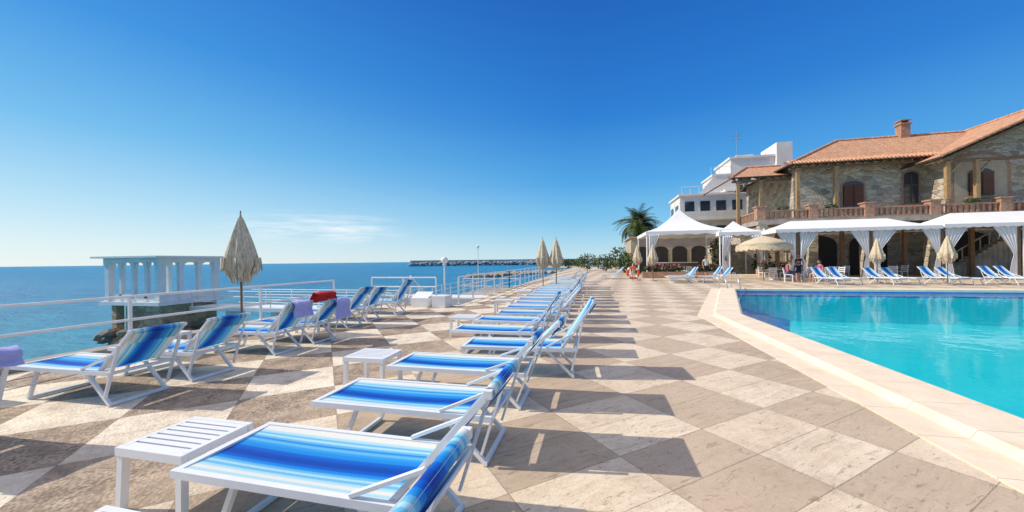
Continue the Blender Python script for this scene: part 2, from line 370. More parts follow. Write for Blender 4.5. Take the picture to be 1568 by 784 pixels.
# pool
b=MB()
def strip(inner,outer,z,zi,m):
    n=len(inner)
    for i in range(n-1):
        a,c,d,e=outer[i],outer[i+1],inner[i+1],inner[i]
        b.face([(a[0],a[1],z),(c[0],c[1],z),(d[0],d[1],zi),(e[0],e[1],zi)],m)
o1=[(2.6,-3),(2.6,10.5),(5.6,20),(31,20)]
o2=[(2.95,-3),(2.95,10.4),(5.88,19.68),(31,19.68)]
o3=[(3.0,-3),(3.0,10.39),(5.92,19.63),(31,19.63)]
o4=[(3.56,-3),(3.56,10.3),(6.35,19.13),(31,19.13)]
o5=[(3.61,-3),(3.61,10.29),(6.39,19.09),(31,19.09)]
strip(o2,o1,.012,.012,0); strip(o3,o2,.012,.085,0); strip(o4,o3,.085,.095,0); strip(o5,o4,.095,.06,0)
for i in range(3):
    a,c=o5[i],o5[i+1]; b.face([(a[0],a[1],.06),(c[0],c[1],.06),(c[0],c[1],-.03),(a[0],a[1],-.03)],0)
    a,c=o1[i],o1[i+1]; b.face([(a[0],a[1],-.05),(c[0],c[1],-.05),(c[0],c[1],.012),(a[0],a[1],.012)],0)
b.obj('pool_coping',[copem])
b=MB()
for i in range(3):
    a,c=o5[i],o5[i+1]
    b.face([(a[0],a[1],-.03),(c[0],c[1],-.03),(c[0],c[1],-.28),(a[0],a[1],-.28)],1)
    b.face([(a[0],a[1],-.28),(c[0],c[1],-.28),(c[0],c[1],-1.4),(a[0],a[1],-1.4)],1 if i<2 else 0)
b.face([(31,-3,0),(31,19.09,0),(31,19.09,-1.4),(31,-3,-1.4)],1); b.face([(3.6,-3,0),(31,-3,0),(31,-3,-1.4),(3.6,-3,-1.4)],1)
b.face([(p[0],p[1],-1.4) for p in [(3.61,-3),(31,-3),(31,19.09),(6.39,19.09),(3.61,10.29)]],0)
led=[(3.95,-3),(4.0,9.0),(8.6,19.09)]
for i in range(2):
    a,c,d,e=o5[i],o5[i+1],led[i+1],led[i]
    b.face([(a[0],a[1],-.75),(c[0],c[1],-.75),(d[0],d[1],-1.385),(e[0],e[1],-1.385)],1)
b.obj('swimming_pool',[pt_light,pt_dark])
b=MB(); b.face([(p[0],p[1],-.06) for p in [(3.61,-3),(31,-3),(31,19.09),(6.39,19.09),(3.61,10.29)]]); b.obj('pool_water',[poolwater])
b=MB()
for dx in (0,.55):
    x0=6.0+dx; b.tube([(x0,20.1,0),(x0,20.1,.55),(x0,20.02,.72),(x0,19.85,.8),(x0,19.6,.78),(x0+.0,19.2,.5),(x0,18.95,.1),(x0,18.9,-.5)],.022,0,8)
b.obj('pool_handrail',[steel])
# ------------------------------------------------------------------ loungers
def lounger_mesh(name,ang,W=.62,hinge=1.34,z=.36,bl=.72):
    b=MB(); ca,sa=math.cos(ang),math.sin(ang); w=.034;h=.042
    for y in (w/2,W-w/2): 
        b.beam((0,y,z),(hinge+.18,y,z),w,h,0)
        b.beam((hinge-.02,y+(.036 if y<.3 else -.036),z+.01),(hinge+bl*ca,y+(.036 if y<.3 else -.036),z+bl*sa),.03,.036,0,up=(0,1,0))
    b.beam((w/2,w,z),(w/2,W-w,z),h,w,0); b.beam((hinge+.17,w,z),(hinge+.17,W-w,z),.03,.03,0)
    tp=(hinge+bl*ca,z+bl*sa); b.beam((tp[0],.03,tp[1]),(tp[0],W-.03,tp[1]),.036,.036,0)
    for (xa,xb) in ((.40,.26),(1.12,1.46)):
        for y in (w/2+.03,W-w/2-.03): b.beam((xa,y,z-.01),(xb,y,.02),.03,.03,0,up=(0,1,0))
        b.beam((xb,.03,.022),(xb,W-.03,.022),.03,.03,0)
    for y in (w/2-.0,W-w/2+.0):
        b.beam((1.44,y,.10),(hinge+.42*ca+.02,y,z+.42*sa),.018,.03,0,up=(0,1,0))
        b.beam((hinge-.22,y,z+.03),(hinge+.26*ca,y,z+.26*sa+.0),.02,.03,0,up=(0,1,0))
    rows=[]
    for i in range(13):
        x=.02+(hinge-.05)*i/12; rows.append([(x,.036+(W-.072)*j/8,z+.014-.028*math.sin(math.pi*j/8)*(.4+.6*math.sin(math.pi*i/12))) for j in range(9)])
    b.grid(rows,1)
    rows=[]
    for i in range(9):
        d=.02+(bl-.03)*i/8; rows.append([(hinge+d*ca+.03*math.sin(math.pi*j/8)*math.sin(math.pi*i/8)-.012*sa,.06+(W-.12)*j/8,z+d*sa-.02*math.sin(math.pi*j/8)*math.sin(math.pi*i/8)+.016*ca) for j in range(9)])
    b.grid(rows,1)
    rows=[[(tp[0]+.026*math.cos(t),.06+(W-.12)*j/8,tp[1]+.026*math.sin(t)) for j in range(9)] for t in [math.pi*.9-i*math.pi*1.3/7 for i in range(8)]]
    b.grid(rows,1)
    rows=[[(tp[0]+.012-.16*ca*i/3+.02,.07+(W-.14)*j/8,tp[1]-.02-.16*sa*i/3) for j in range(9)] for i in range(4)]
    b.grid(rows,1)
    return b.mesh(name,[alu,sling])
LM=[lounger_mesh('sun_lounger_mesh_a',R(50)),lounger_mesh('sun_lounger_mesh_b',R(44)),lounger_mesh('sun_lounger_mesh_c',R(47),bl=.60),lounger_mesh('sun_lounger_mesh_d',R(57)),lounger_mesh('sun_lounger_mesh_e',R(53),bl=.60)]
def lounger(x,y,k=0,rz=0): return inst('sun_lounger',LM[k],(x,y,0),rz)
b=MB(); tw,td,th=.52,.46,.37
b.beam((0,.02,th),(tw,.02,th),.035,.05,0);b.beam((0,td-.02,th),(tw,td-.02,th),.035,.05,0)
b.beam((.02,.04,th),(.02,td-.04,th),.035,.05,0);b.beam((tw-.02,.04,th),(tw-.02,td-.04,th),.035,.05,0)
for i in range(7):
    y=.06+i*(td-.12)/6; b.box(.035,tw-.035,y-.021,y+.021,th+.004,th+.024)
b.box(.04,tw-.04,.045,td-.045,th-.02,th-.012)
for x,sx in ((.03,-.01),(tw-.03,.01)):
    for y,sy in ((.03,-.01),(td-.03,.01)): b.beam((x,y,th-.02),(x+sx,y+sy,0),.042,.042,0)
TM=b.mesh('side_table_mesh',[plastic])
def table(x,y,rz=0): return inst('side_table',TM,(x,y,0),rz)
ys=[.62,1.52,2.52,3.55]
ks=[0,0,0,1]
for y,k in zip(ys,ks): lounger(-2.24-random.uniform(-.02,.06),y,k,random.uniform(-.01,.01))
lounger(-1.75,4.55,3,R(4))
y=5.6; i=0
while y<21:
    if not (16.9<y<17.6): lounger(-2.2+random.uniform(-.14,.14),y,random.choice([0,0,1,3,0]),random.uniform(-.04,.04))
    y+=.95 if i%2 else 1.02; i+=1
for (yy,xx) in ((22.5,-2.8),(24,-2.9),(25.4,-2.6)): lounger(xx,yy,1)
table(-2.86,1.62); table(-2.9,3.72,.03); table(-2.85,6.8); table(-2.8,9.9,.1); table(-2.85,13.2)
for y,x,k,rz in ((1.45,-6.5,2,.0),(2.75,-6.5,2,.02),(3.62,-6.5,2,-.02),(4.85,-6.55,4,.02),(5.72,-6.55,2,.0),(7.2,-7.0,0,.03),(8.15,-7.1,4,-.02),(9.3,-7.0,3,.02)):
    lounger(x,y,k,rz)
table(-7.1,2.2); table(-7.1,4.3); table(-6.3,6.6,.2); table(-7.6,10.3)
def towel(name,x,y,w,ang,mat,len_f=.3,len_b=.45,bl=.60):
    b=MB(); hx=x+1.34; ca,sa=math.cos(ang),math.sin(ang); rows=[]
    top=Vector((hx+bl*ca,y,.36+bl*sa)); d=Vector((ca,0,sa)); n=Vector((-sa,0,ca))
    path=[]
    for i in range(7): path.append(top-d*(len_f*(1-i/6))+n*.035)
    path.append(top+d*.03+n*.03)
    for i in range(1,9): path.append(top+d*.035-n*.03+Vector((.012*math.sin(i)+.02,0,-len_b*i/8)))
    for i,p in enumerate(path):
        rows.append([p+Vector((.012*math.sin(j*1.3+i*.3),w*(j/12),.006*math.sin(j*2.1))) for j in range(13)])
    b.grid(rows,0); o=b.obj(name,[mat]); return o
towel('beach_towel',-6.5,1.45,.62,R(47),lilac,.35,.12)
towel('beach_towel',-6.55,5.0,.40,R(53),lilac,.2,.24)
towel('beach_towel',-6.55,5.92,.40,R(47),lilac,.2,.36)
towel('beach_towel',-6.45,5.40,.5,R(60),redc,.2,.12,.68)
# ------------------------------------------------------------------ closed parasols
def parasol_mesh(name,H=2.5,R0=.30,low=1.12,seed=0):
    rr=random.Random(seed); b=MB()
    b.tube([(0,0,0),(0,0,H-.05)],.022,1,8); b.lathe((0,0,0),[(.0,.07),(.24,.07),(.26,.03),(.26,0)],2,16)
    f=lambda a,z:1+.14*math.sin(8*a+z*1.5)+.05*math.sin(19*a+z*4)
    L0=H-low
    prof=[(.012,H+.06),(.02,H),(.045,H-.05)]
    for i in range(1,13):
        u=i/12; prof.append((.045+(R0-.045)*u**.9,H-.05-L0*.68*u))
    b.lathe((0,0,0),prof,0,48,f)
    def tier(rt,zt,rb,zb,n=64):
        for k in range(n):
            a0=2*math.pi*k/n;a1=2*math.pi*(k+1.25)/n; q=rr.uniform(-.07,.07); m0=f(a0,zt);m1=f(a1,zt); j=rr.uniform(.92,1.06)
            b.face([(rt*m0*math.cos(a0),rt*m0*math.sin(a0),zt),(rt*m1*math.cos(a1),rt*m1*math.sin(a1),zt),
                    (rb*j*m1*math.cos(a1),rb*j*m1*math.sin(a1),zb+q),(rb*j*m0*math.cos(a0+.02),rb*j*m0*math.sin(a0+.02),zb+q*.6)],0)
    zt=H-.05-L0*.68
    tier(R0,zt+.01,R0*.80,low+L0*.10); tier(R0*1.0,zt+.12,R0*1.03,zt-.12); tier(R0*.9,zt-.02,R0*.45,low,56)
    b.tube([(0,0,H),(0,0,H+.12)],.012,1,6)
    return b.mesh(name,[straw,wood,concrete])
PM=[parasol_mesh('closed_parasol_mesh_%d'%i,seed=i) for i in range(2)]
inst('closed_parasol',PM[0],(-7.3,6.25,0)); inst('closed_parasol',PM[1],(-2.45,17.25,0),1); inst('closed_parasol',PM[0],(-1.82,17.3,0),2)
inst('closed_parasol',PM[0],(15.4,24.6,0)); inst('closed_parasol',PM[1],(17.6,23.3,0),1)
inst('closed_parasol',PM[0],(2.9,27.5,0),.4); inst('closed_parasol',PM[1],(3.8,26.5,0),1.4)
b=MB(); b.tube([(0,0,0),(0,0,2.9)],.03,1,8)
f=lambda a,z:1+.02*math.cos(8*a)
b.lathe((0,0,0),[(.02,2.95),(.5,2.82),(1.1,2.58),(1.55,2.32),(1.5,2.3),(.03,2.75)],0,40,f)
for k in range(110):
    a=2*math.pi*k/110; a1=a+.06; q=random.uniform(-.08,.06)
    b.face([(1.54*math.cos(a),1.54*math.sin(a),2.34),(1.54*math.cos(a1),1.54*math.sin(a1),2.34),(1.58*math.cos(a1),1.58*math.sin(a1),2.0+q),(1.58*math.cos(a),1.58*math.sin(a),2.0+q)],0)
b.obj('straw_parasol',[straw,wood],loc=(10.7,27,0))
# ------------------------------------------------------------------ railings
def railing(name,pts,zb=0,h=.92,step=1.9,rails=(1.0,.5),r=.024,parent=None,mat=None):
    b=MB()
    for (p,q) in zip(pts[:-1],pts[1:]):
        p=Vector(p);q=Vector(q);d=q-p;n=max(1,round(d.length/step))
        for i in range(n+1):
            s=p+d*i/n; b.beam((s.x,s.y,s.z),(s.x,s.y,s.z+h-.02),.045,.045,0); b.box(s.x-.06,s.x+.06,s.y-.06,s.y+.06,s.z,s.z+.015)
        for k in rails: b.tube([p+Vector((0,0,h*k)),q+Vector((0,0,h*k))],r,0,8)
    return b.obj(name,[mat or white_paint],parent)
b=MB(); b.box(-8.35,-8.0,-8,10.2,0.003,.10); b.obj('terrace_kerb',[concrete])
railing('terrace_railing',[(-8.15,-3,.1),(-8.15,10.1,.1)],h=.84,step=2.6)
railing('terrace_railing',[(-7.9,11.75,0),(-5.4,11.75,0)],h=.95,step=1.2,rails=(1,.66,.33))
railing('terrace_railing',[(-4.75,12.2,0),(-4.75,20,0),(-4.75,34,0)],h=.95,step=1.5,rails=(1,.66,.33))
b=MB(); b.prism([(-11,13.5),(-4.62,13.5),(-4.62,36),(-11,36)],-5,-1.2,0,0)
b.prism([(-14.5,20),(-11,20),(-11,30),(-14.5,30)],-5,-1.9,0,0)
for i in range(7): b.box(-8.2+.0,-6.6,11.95+i*.28,12.23+i*.28,-5,-.17*(i+1),1)
b.obj('lower_bathing_deck',[concrete,white_paint])
railing('bathing_deck_railing',[(-10.9,13.6,-1.2),(-10.9,35.8,-1.2)],h=1.0,step=1.6,rails=(1,.66,.33))
railing('bathing_deck_railing',[(-10.9,13.6,-1.2),(-8.3,13.6,-1.2)],h=1.0,step=1.3,rails=(1,.66,.33))
railing('bathing_deck_railing',[(-9,24,-1.2),(-5,24,-1.2)],h=1.5,step=1.3,rails=(1,.66,.33))
railing('stair_railing',[(-6.5,12.0,0),(-6.5,14.0,-1.2)],h=1.0,step=.8,rails=(1,.5))
b=MB()
b.prism([(-5.2,11.0),(-4.75,11.0),(-4.75,11.6),(-5.2,11.6)],0.003,.38); b.prism([(-6.0,11.1),(-5.4,11.1),(-5.4,11.55),(-6.0,11.55)],0.003,.3)
b.face([(-6,11.1,.3),(-5.4,11.1,.3),(-5.4,11.55,.48),(-6,11.55,.48)]); b.obj('white_planter_block',[white_paint])
b=MB(); b.box(-9.5,-5.2,16,17.2,-1.19,-.25); b.box(-9.6,-5.1,15.9,17.3,-.247,-.17); b.obj('white_shower_wall',[white_paint])
# ------------------------------------------------------------------ rocks helper
def rock(b,c,s,m=0):
    bm=bmesh.new(); bmesh.ops.create_icosphere(bm,subdivisions=1,radius=1)
    base=len(b.v); q=Matrix.Rotation(random.uniform(0,6.28),3,'Z')
    for v in bm.verts:
        p=q@Vector((v.co.x*s*random.uniform(.7,1.2),v.co.y*s*random.uniform(.7,1.1),v.co.z*s*random.uniform(.5,.8))); b.v.append((c[0]+p.x,c[1]+p.y,c[2]+p.z))
    for f in bm.faces:
        b.f.append(tuple(base+v.index for v in f.verts)); b.m.append(m); b.sm.append(False); b.uv.append([(0,0)]*3)
    bm.free()
# ------------------------------------------------------------------ pavilion on the sea
pav=empty('sea_pavilion',(-27.5,18,-4)); 
def P(o): o.parent=pav; o.matrix_parent_inverse=Matrix.Translation((27.5,-18,4)); return o
x0,x1,y0,y1=-30.1,-25.6,16.7,20.3; zf=-.75; zt=1.78
b=MB(); b.box(x0-.45,x1+.45,y0-.45,y1+.3,zt+.16,zt+.27); b.box(x0-.05,x1+.05,y0-.05,y1+.05,zt-.12,zt+.157); P(b.obj('roof_slab',[white_paint]))
b=MB()
def col(x,y,s=.11): b.box(x-s,x+s,y-s,y+s,zf,zt-.12); b.box(x-s-.04,x+s+.04,y-s-.04,y+s+.04,zt-.32,zt-.123); b.box(x-s-.04,x+s+.04,y-s-.04,y+s+.04,zf+.004,zf+.2)
for i in range(5): col(x0+.16+(x1-x0-.32)*i/4,y0+.16,.17 if i in(0,4) else .1)
for i in range(1,4): col(x1-.16,y0+.16+(y1-y0-.32)*i/3,.17 if i==3 else .12)
col(x0+.16,y1-.16)
def brk(p,q,n):
    p=Vector(p);q=Vector(q)
    for i in range(n):
        a=p+(q-p)*i/n; c=p+(q-p)*(i+1)/n; L_=(c-a).length; d=(c-a).normalized()
        for s0,dd in ((a,d),(c,-d)):
            b.face([s0+Vector((0,0,zt-.121)),s0+dd*L_*.42+Vector((0,0,zt-.121)),s0+dd*L_*.22+Vector((0,0,zt-.22)),s0+dd*.14+Vector((0,0,zt-.5)),s0+Vector((0,0,zt-.5))])
brk((x0+.16,y0+.1,0),(x1-.16,y0+.1,0),4); brk((x1-.1,y0+.16,0),(x1-.1,y1-.16,0),3)
P(b.obj('columns',[white_paint]))
b=MB(); b.box(x0+.05,x1-.05,y0+.06,y0+.16,zf,-.3); b.box(x1-.16,x1-.06,y0+.17,y1-.05,zf,-.3); b.box(x0-.2,x1+.2,y0-.2,y1+.2,zf-.22,zf-.003); P(b.obj('parapet',[white_paint]))
b=MB(); b.prism([(x0+1.6,y0+.1),(x1,y0+.1),(x1,y1-.2),(x0+1.6,y1-.2)],-6,zf-.23); 
for i in range(2): b.box(x0+.2,x0+.6,y0+.2+i*2.6,y0+.6+i*2.6,-6,zf-.23,0)
P(b.obj('stone_base',[seastone]))
b=MB()
for i in range(90): rock(b,(random.uniform(x0+.3,x1+1.0),y0+random.uniform(-.5,.6),random.uniform(-4.1,-2.6)),random.uniform(.25,.6))
for i in range(60): rock(b,(x1+random.uniform(-.1,.9),random.uniform(y0,y1),random.uniform(-4.1,-2.4)),random.uniform(.25,.6))
P(b.obj('base_rocks',[rockm]))
b=MB(); b.box(x1+.21,-11.1,18.2,20,-1.42,-1.2); 
for i in range(4): b.box(-23+i*3.5,-22.6+i*3.5,18.6,19.6,-6,-1.423)
P(b.obj('walkway',[white_paint]))
P(railing('walkway_railing',[(x1+.3,18.3,-1.2),(-11.1,18.3,-1.2)],h=1.0,step=2,rails=(1,.66,.33)))
P(railing('walkway_rail_far',[(x1+.3,19.9,-1.2),(-11.1,19.9,-1.2)],h=1.0,step=2,rails=(1,.66,.33)))
# ------------------------------------------------------------------ lamps
def globe_lamp(x,y,z0,zt):
    b=MB(); b.tube([(0,0,0),(0,0,zt-z0-.2)],.035,0,10,.025); b.lathe((0,0,zt-z0),[(.001,.12)]+[(.125*math.sin(math.pi*i/8),.12*math.cos(math.pi*i/8)) for i in range(1,8)]+[(.001,-.12)],1,16)
    b.lathe((0,0,zt-z0-.15),[(.03,-.05),(.07,.0),(.05,.05)],0,12); b.lathe((0,0,0),[(.12,0),(.12,.05),(.05,.12)],0,12)
    b.obj('globe_street_lamp',[white_paint,plastic],loc=(x,y,z0))
globe_lamp(-5.1,11.8,0,1.55)
globe_lamp(-9.7,29.5,-1.2,2.75)
globe_lamp(2.3,47,0,3.0)
# ------------------------------------------------------------------ coast
b=MB()
for i in range(260): rock(b,(-12.0+random.uniform(-1.6,3),random.uniform(12,62),-3.9+random.uniform(-.3,.8)),random.uniform(.5,1.1))
for i in range(170): rock(b,(-9.3+random.uniform(-1.9,.4),random.uniform(-6,11),-3.8+random.uniform(-.3,1.2)),random.uniform(.5,1.0))
b.obj('shore_rocks',[rockm])
b=MB()
for i in range(520):
    t=random.random()
    x=-38+60*t**1.5; y=120+90*t; rock(b,(x+random.uniform(-4,4),y+random.uniform(-3,3),-4+random.uniform(0,.6)),random.uniform(.8,1.6))
b.obj('rock_groyne',[M('pale_rocks',(.42,.35,.26),.95,.5,.3,.5,2)])
b=MB()
bw=[(-236,438),(-120,470),(-20,480),(60,440)]
for (p,q) in zip(bw[:-1],bw[1:]): b.beam((p[0],p[1],0),(q[0],q[1],0),9,6.6,0)
for i in range(900):
    t=random.random()*2.9; k_=int(t); t-=k_; p,q=bw[k_],bw[k_+1]
    rock(b,(p[0]+(q[0]-p[0])*t,p[1]+(q[1]-p[1])*t-6+random.uniform(-3,3),random.uniform(-4,.5)),random.uniform(1.5,2.6))
b.obj('harbour_breakwater',[M('hazy_breakwater_stone',(.32,.36,.38),.95,.12,.1)])  # distance haze is put into this pale blue-grey stone colour
b=MB(); b.prism([(-45,290),(-8,240),(30,215),(60,330),(20,420)],-6,-2.9); b.obj('sand_spit',[M('sand',(.45,.38,.28),.95,.2,.1)])
def foliage(b,c,sx,sy,sz,n,s,m=0,m2=1):
    for i in range(n):
        while True:
            p=Vector((random.uniform(-1,1),random.uniform(-1,1),random.uniform(-1,1)))
            if p.length<1: break
        if p.length<.45: p*=1.7
        q=Vector((c[0]+p.x*sx,c[1]+p.y*sy,c[2]+p.z*sz)); u=Vector((random.uniform(-1,1),random.uniform(-1,1),random.uniform(-1,1))).normalized(); v=u.orthogonal().normalized()
        kk=s*random.uniform(.6,1.3)
        b.face([q-u*kk,q+v*kk*.5,q+u*kk,q-v*kk*.5],m if random.random()<.6 else m2)
b=MB()
for i in range(60):
    x=random.uniform(-22,50); y=random.uniform(240,340)*1.0; h=random.uniform(1.6,3.0)
    foliage(b,(x,y,-2+h*.5),random.uniform(3,6),3,h,70,1.1)
b.obj('distant_trees',[leaf,leaf2])
b=MB()
for i in range(8):
    x=-6+i*7; y=230+random.uniform(-12,5); h=random.uniform(2.5,4.6); b.box(x,x+random.uniform(3,6),y,y+6,-2.4,h-1.5,0)
    b.box(x+.6,x+1.6,y-.05,y-.01,-.8,.4,1)
b.obj('harbour_houses',[stucco,dark])
# ------------------------------------------------------------------ VILLA
villa=empty('stone_villa')
def V(b,name,mats): return b.obj(name,mats,villa)
b=MB()
b.box(16.6,31,36,46,0,9.5); b.box(25.6,41,34,46.5,0,9.3); b.box(13,17,37.5,44,0,4.2)
b.face([(25.6,34,9.3),(41,34,9.3),(33.3,34,12.6)],0)
V(b,'stone_walls',[stone])
b=MB()
b.box(12.6,41,32.6,36,4.12,4.5,0)
for x in (13,16.4,20,24,28,32,36): b.box(x-.3,x+.3,32.7,33.3,0,4.12,1)
V(b,'first_floor_terrace',[concrete,stone])
b=MB()
def balus(xa,xb,y):
    b.box(xa,xb,y,y+.22,4.505,4.62,0); b.box(xa,xb,y-.03,y+.25,5.15,5.25,0)
    n=int((xb-xa)/.32)
    for i in range(n):
        x=xa+(i+.5)*(xb-xa)/n; b.box(x-.07,x+.07,y+.04,y+.18,4.62,5.15,0)
for xa,xb in ((13,16.1),(16.7,19.7),(20.3,23.7),(24.3,27.7),(28.3,32),(32.6,38)): balus(xa,xb,32.7)
for x in (12.8,16.4,20,24,28,32.3): b.box(x-.3,x+.3,32.6,33.2,4.504,5.5,0); b.box(x-.38,x+.38,32.52,33.28,5.503,5.6,0)
for i in range(12): b.box(12.7,12.9,33.3+i*.3,33.42+i*.3,4.51,5.15,0)
b.box(12.66,12.94,33.3,37,5.152,5.25,0)
V(b,'brick_balustrade',[brickm])
b=MB()
for x in (14.4,17.6,26.2): foliage(b,(x,32.75,5.4),.5,.2,.22,110,.10,0,1)
V(b,'balcony_plants',[leaf,leaf2])
def arch(b,cx,y,z0,w,h,m,arc=True,n=10):
    pts=[(cx-w/2,y,z0),(cx+w/2,y,z0)]
    if arc:
        for i in range(n+1): 
            a=math.pi*i/n; pts.append((cx+w/2*math.cos(a),y,z0+h-w/2*.6+w/2*.6*math.sin(a)))
    else: pts+=[(cx+w/2,y,z0+h),(cx-w/2,y,z0+h)]
    b.face(pts,m)
b=MB()
for x in (18.4,21.9,26.9,30,33.5): arch(b,x,33.9 if x>25 else 35.93,0,2.6,3.3,0)  # flat dark panels paint the arcade's shade on a closed wall
V(b,'arcade_shade_panels',[dark])
b=MB()
def window(cx,y,z0,w,h,sh=True,surround=True):
    if surround: arch(b,cx,y-.03,z0-.12,w+.36,h+.28,2)
    arch(b,cx,y-.07,z0,w,h,1)
    if sh:
        for s in (-1,1):
            arch(b,cx+s*w*.25,y-.12,z0+.04,w*.46,h*.86,0,False)
            for kk in range(int(h*.8/.12)): b.box(cx+s*w*.25-w*.2,cx+s*w*.25+w*.2,y-.16,y-.125,z0+.1+kk*.12,z0+.16+kk*.12,0)
    else:
        b.box(cx-.03,cx+.03,y-.11,y-.075,z0,z0+h*.9,0); b.box(cx-w/2,cx+w/2,y-.105,y-.076,z0+h*.55,z0+h*.6,0)
    b.box(cx-w/2-.2,cx+w/2+.2,y-.2,y-.02,z0-.22,z0-.13,2)
window(20.9,36,5.7,1.45,2.1); window(24.85,36,5.8,.95,2.5,False)
arch(b,27.65,33.97,4.5,3.6,4.7,2); arch(b,27.65,33.94,4.5,3.1,4.45,3); window(27.65,33.94,5.9,1.5,2.0,True,False)
window(33,34,5.8,1.4,2.4)
V(b,'windows',[shutter,glass_d,brickm,M('plaster_ochre',(.52,.41,.28),.9,.2,2)])
b=MB()
def slab(pts,m=0,th=.14):
    b.face(pts,m); low=[(p[0],p[1],p[2]-th) for p in pts]; b.face(low[::-1],1)
    for i in range(len(pts)):
        j=(i+1)%len(pts); b.face([pts[j],pts[i],low[i],low[j]],1)
e=9.25;r=12.45
slab([(15.7,34.6,e),(32,34.6,e),(32,40.6,r),(22.3,40.6,r)]); slab([(15.7,47,e),(15.7,34.6,e),(22.3,40.6,r)]); slab([(32,47,e),(15.7,47,e),(22.3,40.6,r),(32,40.6,r)])
slab([(24.2,32.4,8.65),(33.3,32.4,12.93),(33.3,47,12.93),(24.2,47,8.65)]); slab([(33.3,32.4,12.93),(42.4,32.4,8.65),(42.4,47,8.65),(33.3,47,12.93)])
slab([(11.9,36.2,8.7),(17.6,36.2,8.7),(17.6,40.5,10.4),(14.6,40.5,10.4)]); slab([(11.9,45,8.7),(11.9,36.2,8.7),(14.6,40.5,10.4),(14.6,45,10.4)])
V(b,'roof',[roofm,darkwood])
b=MB()
for (p,q) in (((22.3,40.6,12.5),(32,40.6,12.5)),((15.7,34.6,9.3),(22.3,40.6,12.5)),((33.3,32.4,12.98),(33.3,47,12.98)),((14.6,40.5,10.45),(17.6,40.5,10.45)),((11.9,36.2,8.75),(14.6,40.5,10.45)),((24.2,32.4,8.7),(33.3,32.4,12.98))):
    p=Vector(p);q=Vector(q);n=int((q-p).length/.4)
    for i in range(n): b.tube([p+(q-p)*i/n,p+(q-p)*(i+1.1)/n],.12,0,8,.09)
for i in range(62): x=15.8+i*.262; b.tube([(x,34.52,9.24),(x,35.1,9.55)],.085,0,6)
V(b,'ridge_tiles',[M('ridge_terracotta',(.66,.35,.20),.85,.4,3)])
b=MB()
for i in range(26): x=16+i*.62; b.beam((x,34.65,8.99),(x,36.2,9.72),.1,.14,0)
for i in range(9): x=12.2+i*.62; b.beam((x,36.3,8.48),(x,38,9.1),.1,.14,0)
for k_ in range(14):
    t=k_/13; x=24.4+t*8.8; z=8.55+t*4.1-.12; b.beam((x,32.5,z),(x,34,z),.12,.16,0)
for yy in (32.55,33.2): b.beam((24.3,yy,8.33),(33.3,yy,12.58),.14,.2,0)
b.beam((24.4,32.9,8.35),(41,32.9,8.35),.2,.22,0); b.beam((15.9,35.1,8.93),(25,35.1,8.93),.18,.2,0); b.beam((12,36.5,8.35),(17.5,36.5,8.35),.18,.2,0)
V(b,'rafters',[wood])
b=MB()
for x,y,z1 in ((24.9,32.9,8.25),(26.6,32.9,8.25),(32,32.9,8.25),(19.2,35.1,8.8),(16.45,35.0,8.8),(12.5,36.5,8.25),(14.3,36.5,8.25),(17,36.4,8.25)):
    b.box(x-.12,x+.12,y-.12,y+.12,5.61 if y<33.5 else 4.51,z1); b.box(x-.19,x+.19,y-.19,y+.19,z1+.002,z1+.09)
    b.beam((x,y,z1-1.0),(x+.8,y,z1),.1,.1,0)
V(b,'timber_posts',[honeywood])
b=MB(); b.box(27.1,27.8,40.2,40.9,11.5,13.45); b.box(27.0,27.9,40.1,41.0,13.453,13.57)
for sx in (27.15,27.65): b.box(sx,sx+.1,40.3,40.8,13.573,13.8)
b.box(27.05,27.85,40.15,40.95,13.803,13.88); V(b,'chimney',[brickm])
b=MB()
for i in range(14): b.box(23.9+i*.28,24.2+i*.28,32.0,32.59,0.004,.25+.2*i,0)
for i in range(8): b.beam((24+i*.5,31.98,.4+i*.36),(24+i*.5,31.98,1.3+i*.36),.05,.05,0)
b.beam((24,31.98,1.3),(27.5,31.98,3.8),.06,.08,0)
V(b,'stairs',[concrete])
b=MB(); b.box(10.8,12.5,36,42,0,2.6,0); b.box(10.7,12.55,35.9,42,2.603,2.72,1); V(b,'lower_wall',[stone,concrete])
# ------------------------------------------------------------------ canopies (pool bar)
pav2=empty('white_canopy_pavilion')
def hipcanopy(b,xa,xb,ya,yb,ze,zp,n=14):
    xm0,xm1=xa+(yb-ya)*.45,xb-(yb-ya)*.45; ym=(ya+yb)/2
    if xm0>xm1: xm0=xm1=(xa+xb)/2
    def ring(t):
        z=ze+(zp-ze)*(t**1.35)
        return [(xa+(xm0-xa)*t,ya+(ym-ya)*t,z),(xb+(xm1-xb)*t,ya+(ym-ya)*t,z),(xb+(xm1-xb)*t,yb+(ym-yb)*t,z),(xa+(xm0-xa)*t,yb+(ym-yb)*t,z)]
    for i in range(n):
        A=ring(i/n);B=ring((i+1)/n)
        for j in range(4):
            kk=(j+1)%4; b.face([A[j],A[kk],B[kk],B[j]],0,smooth=False)
    c=[(xa,ya),(xb,ya),(xb,yb),(xa,yb)]
    for j in range(4):
        p=Vector(c[j]+(0,));q=Vector(c[(j+1)%4]+(0,));L_=(q-p).length;m=int(L_/.12)
        rows=[[],[]]
        for i in range(m+1):
            s=p+(q-p)*i/m; rows[0].append((s.x,s.y,ze)); rows[1].append((s.x,s.y,ze-.2-.05*abs(math.sin(i*math.pi/4))))
        b.grid(rows,0)
b=MB(); hipcanopy(b,12.1,21.4,28.6,32.4,3.45,4.15); hipcanopy(b,21.5,33.5,28.6,32.4,3.5,4.35); b.obj('canopy_fabric',[canvas],pav2)
b=MB()
PX=(13.5,17.7,21.5,25.3,29.2,33)
for x in PX:
    b.box(x-.11,x+.11,28.8,29.02,0,3.42); b.box(x-.11,x+.11,31.6,31.8,0,3.42)
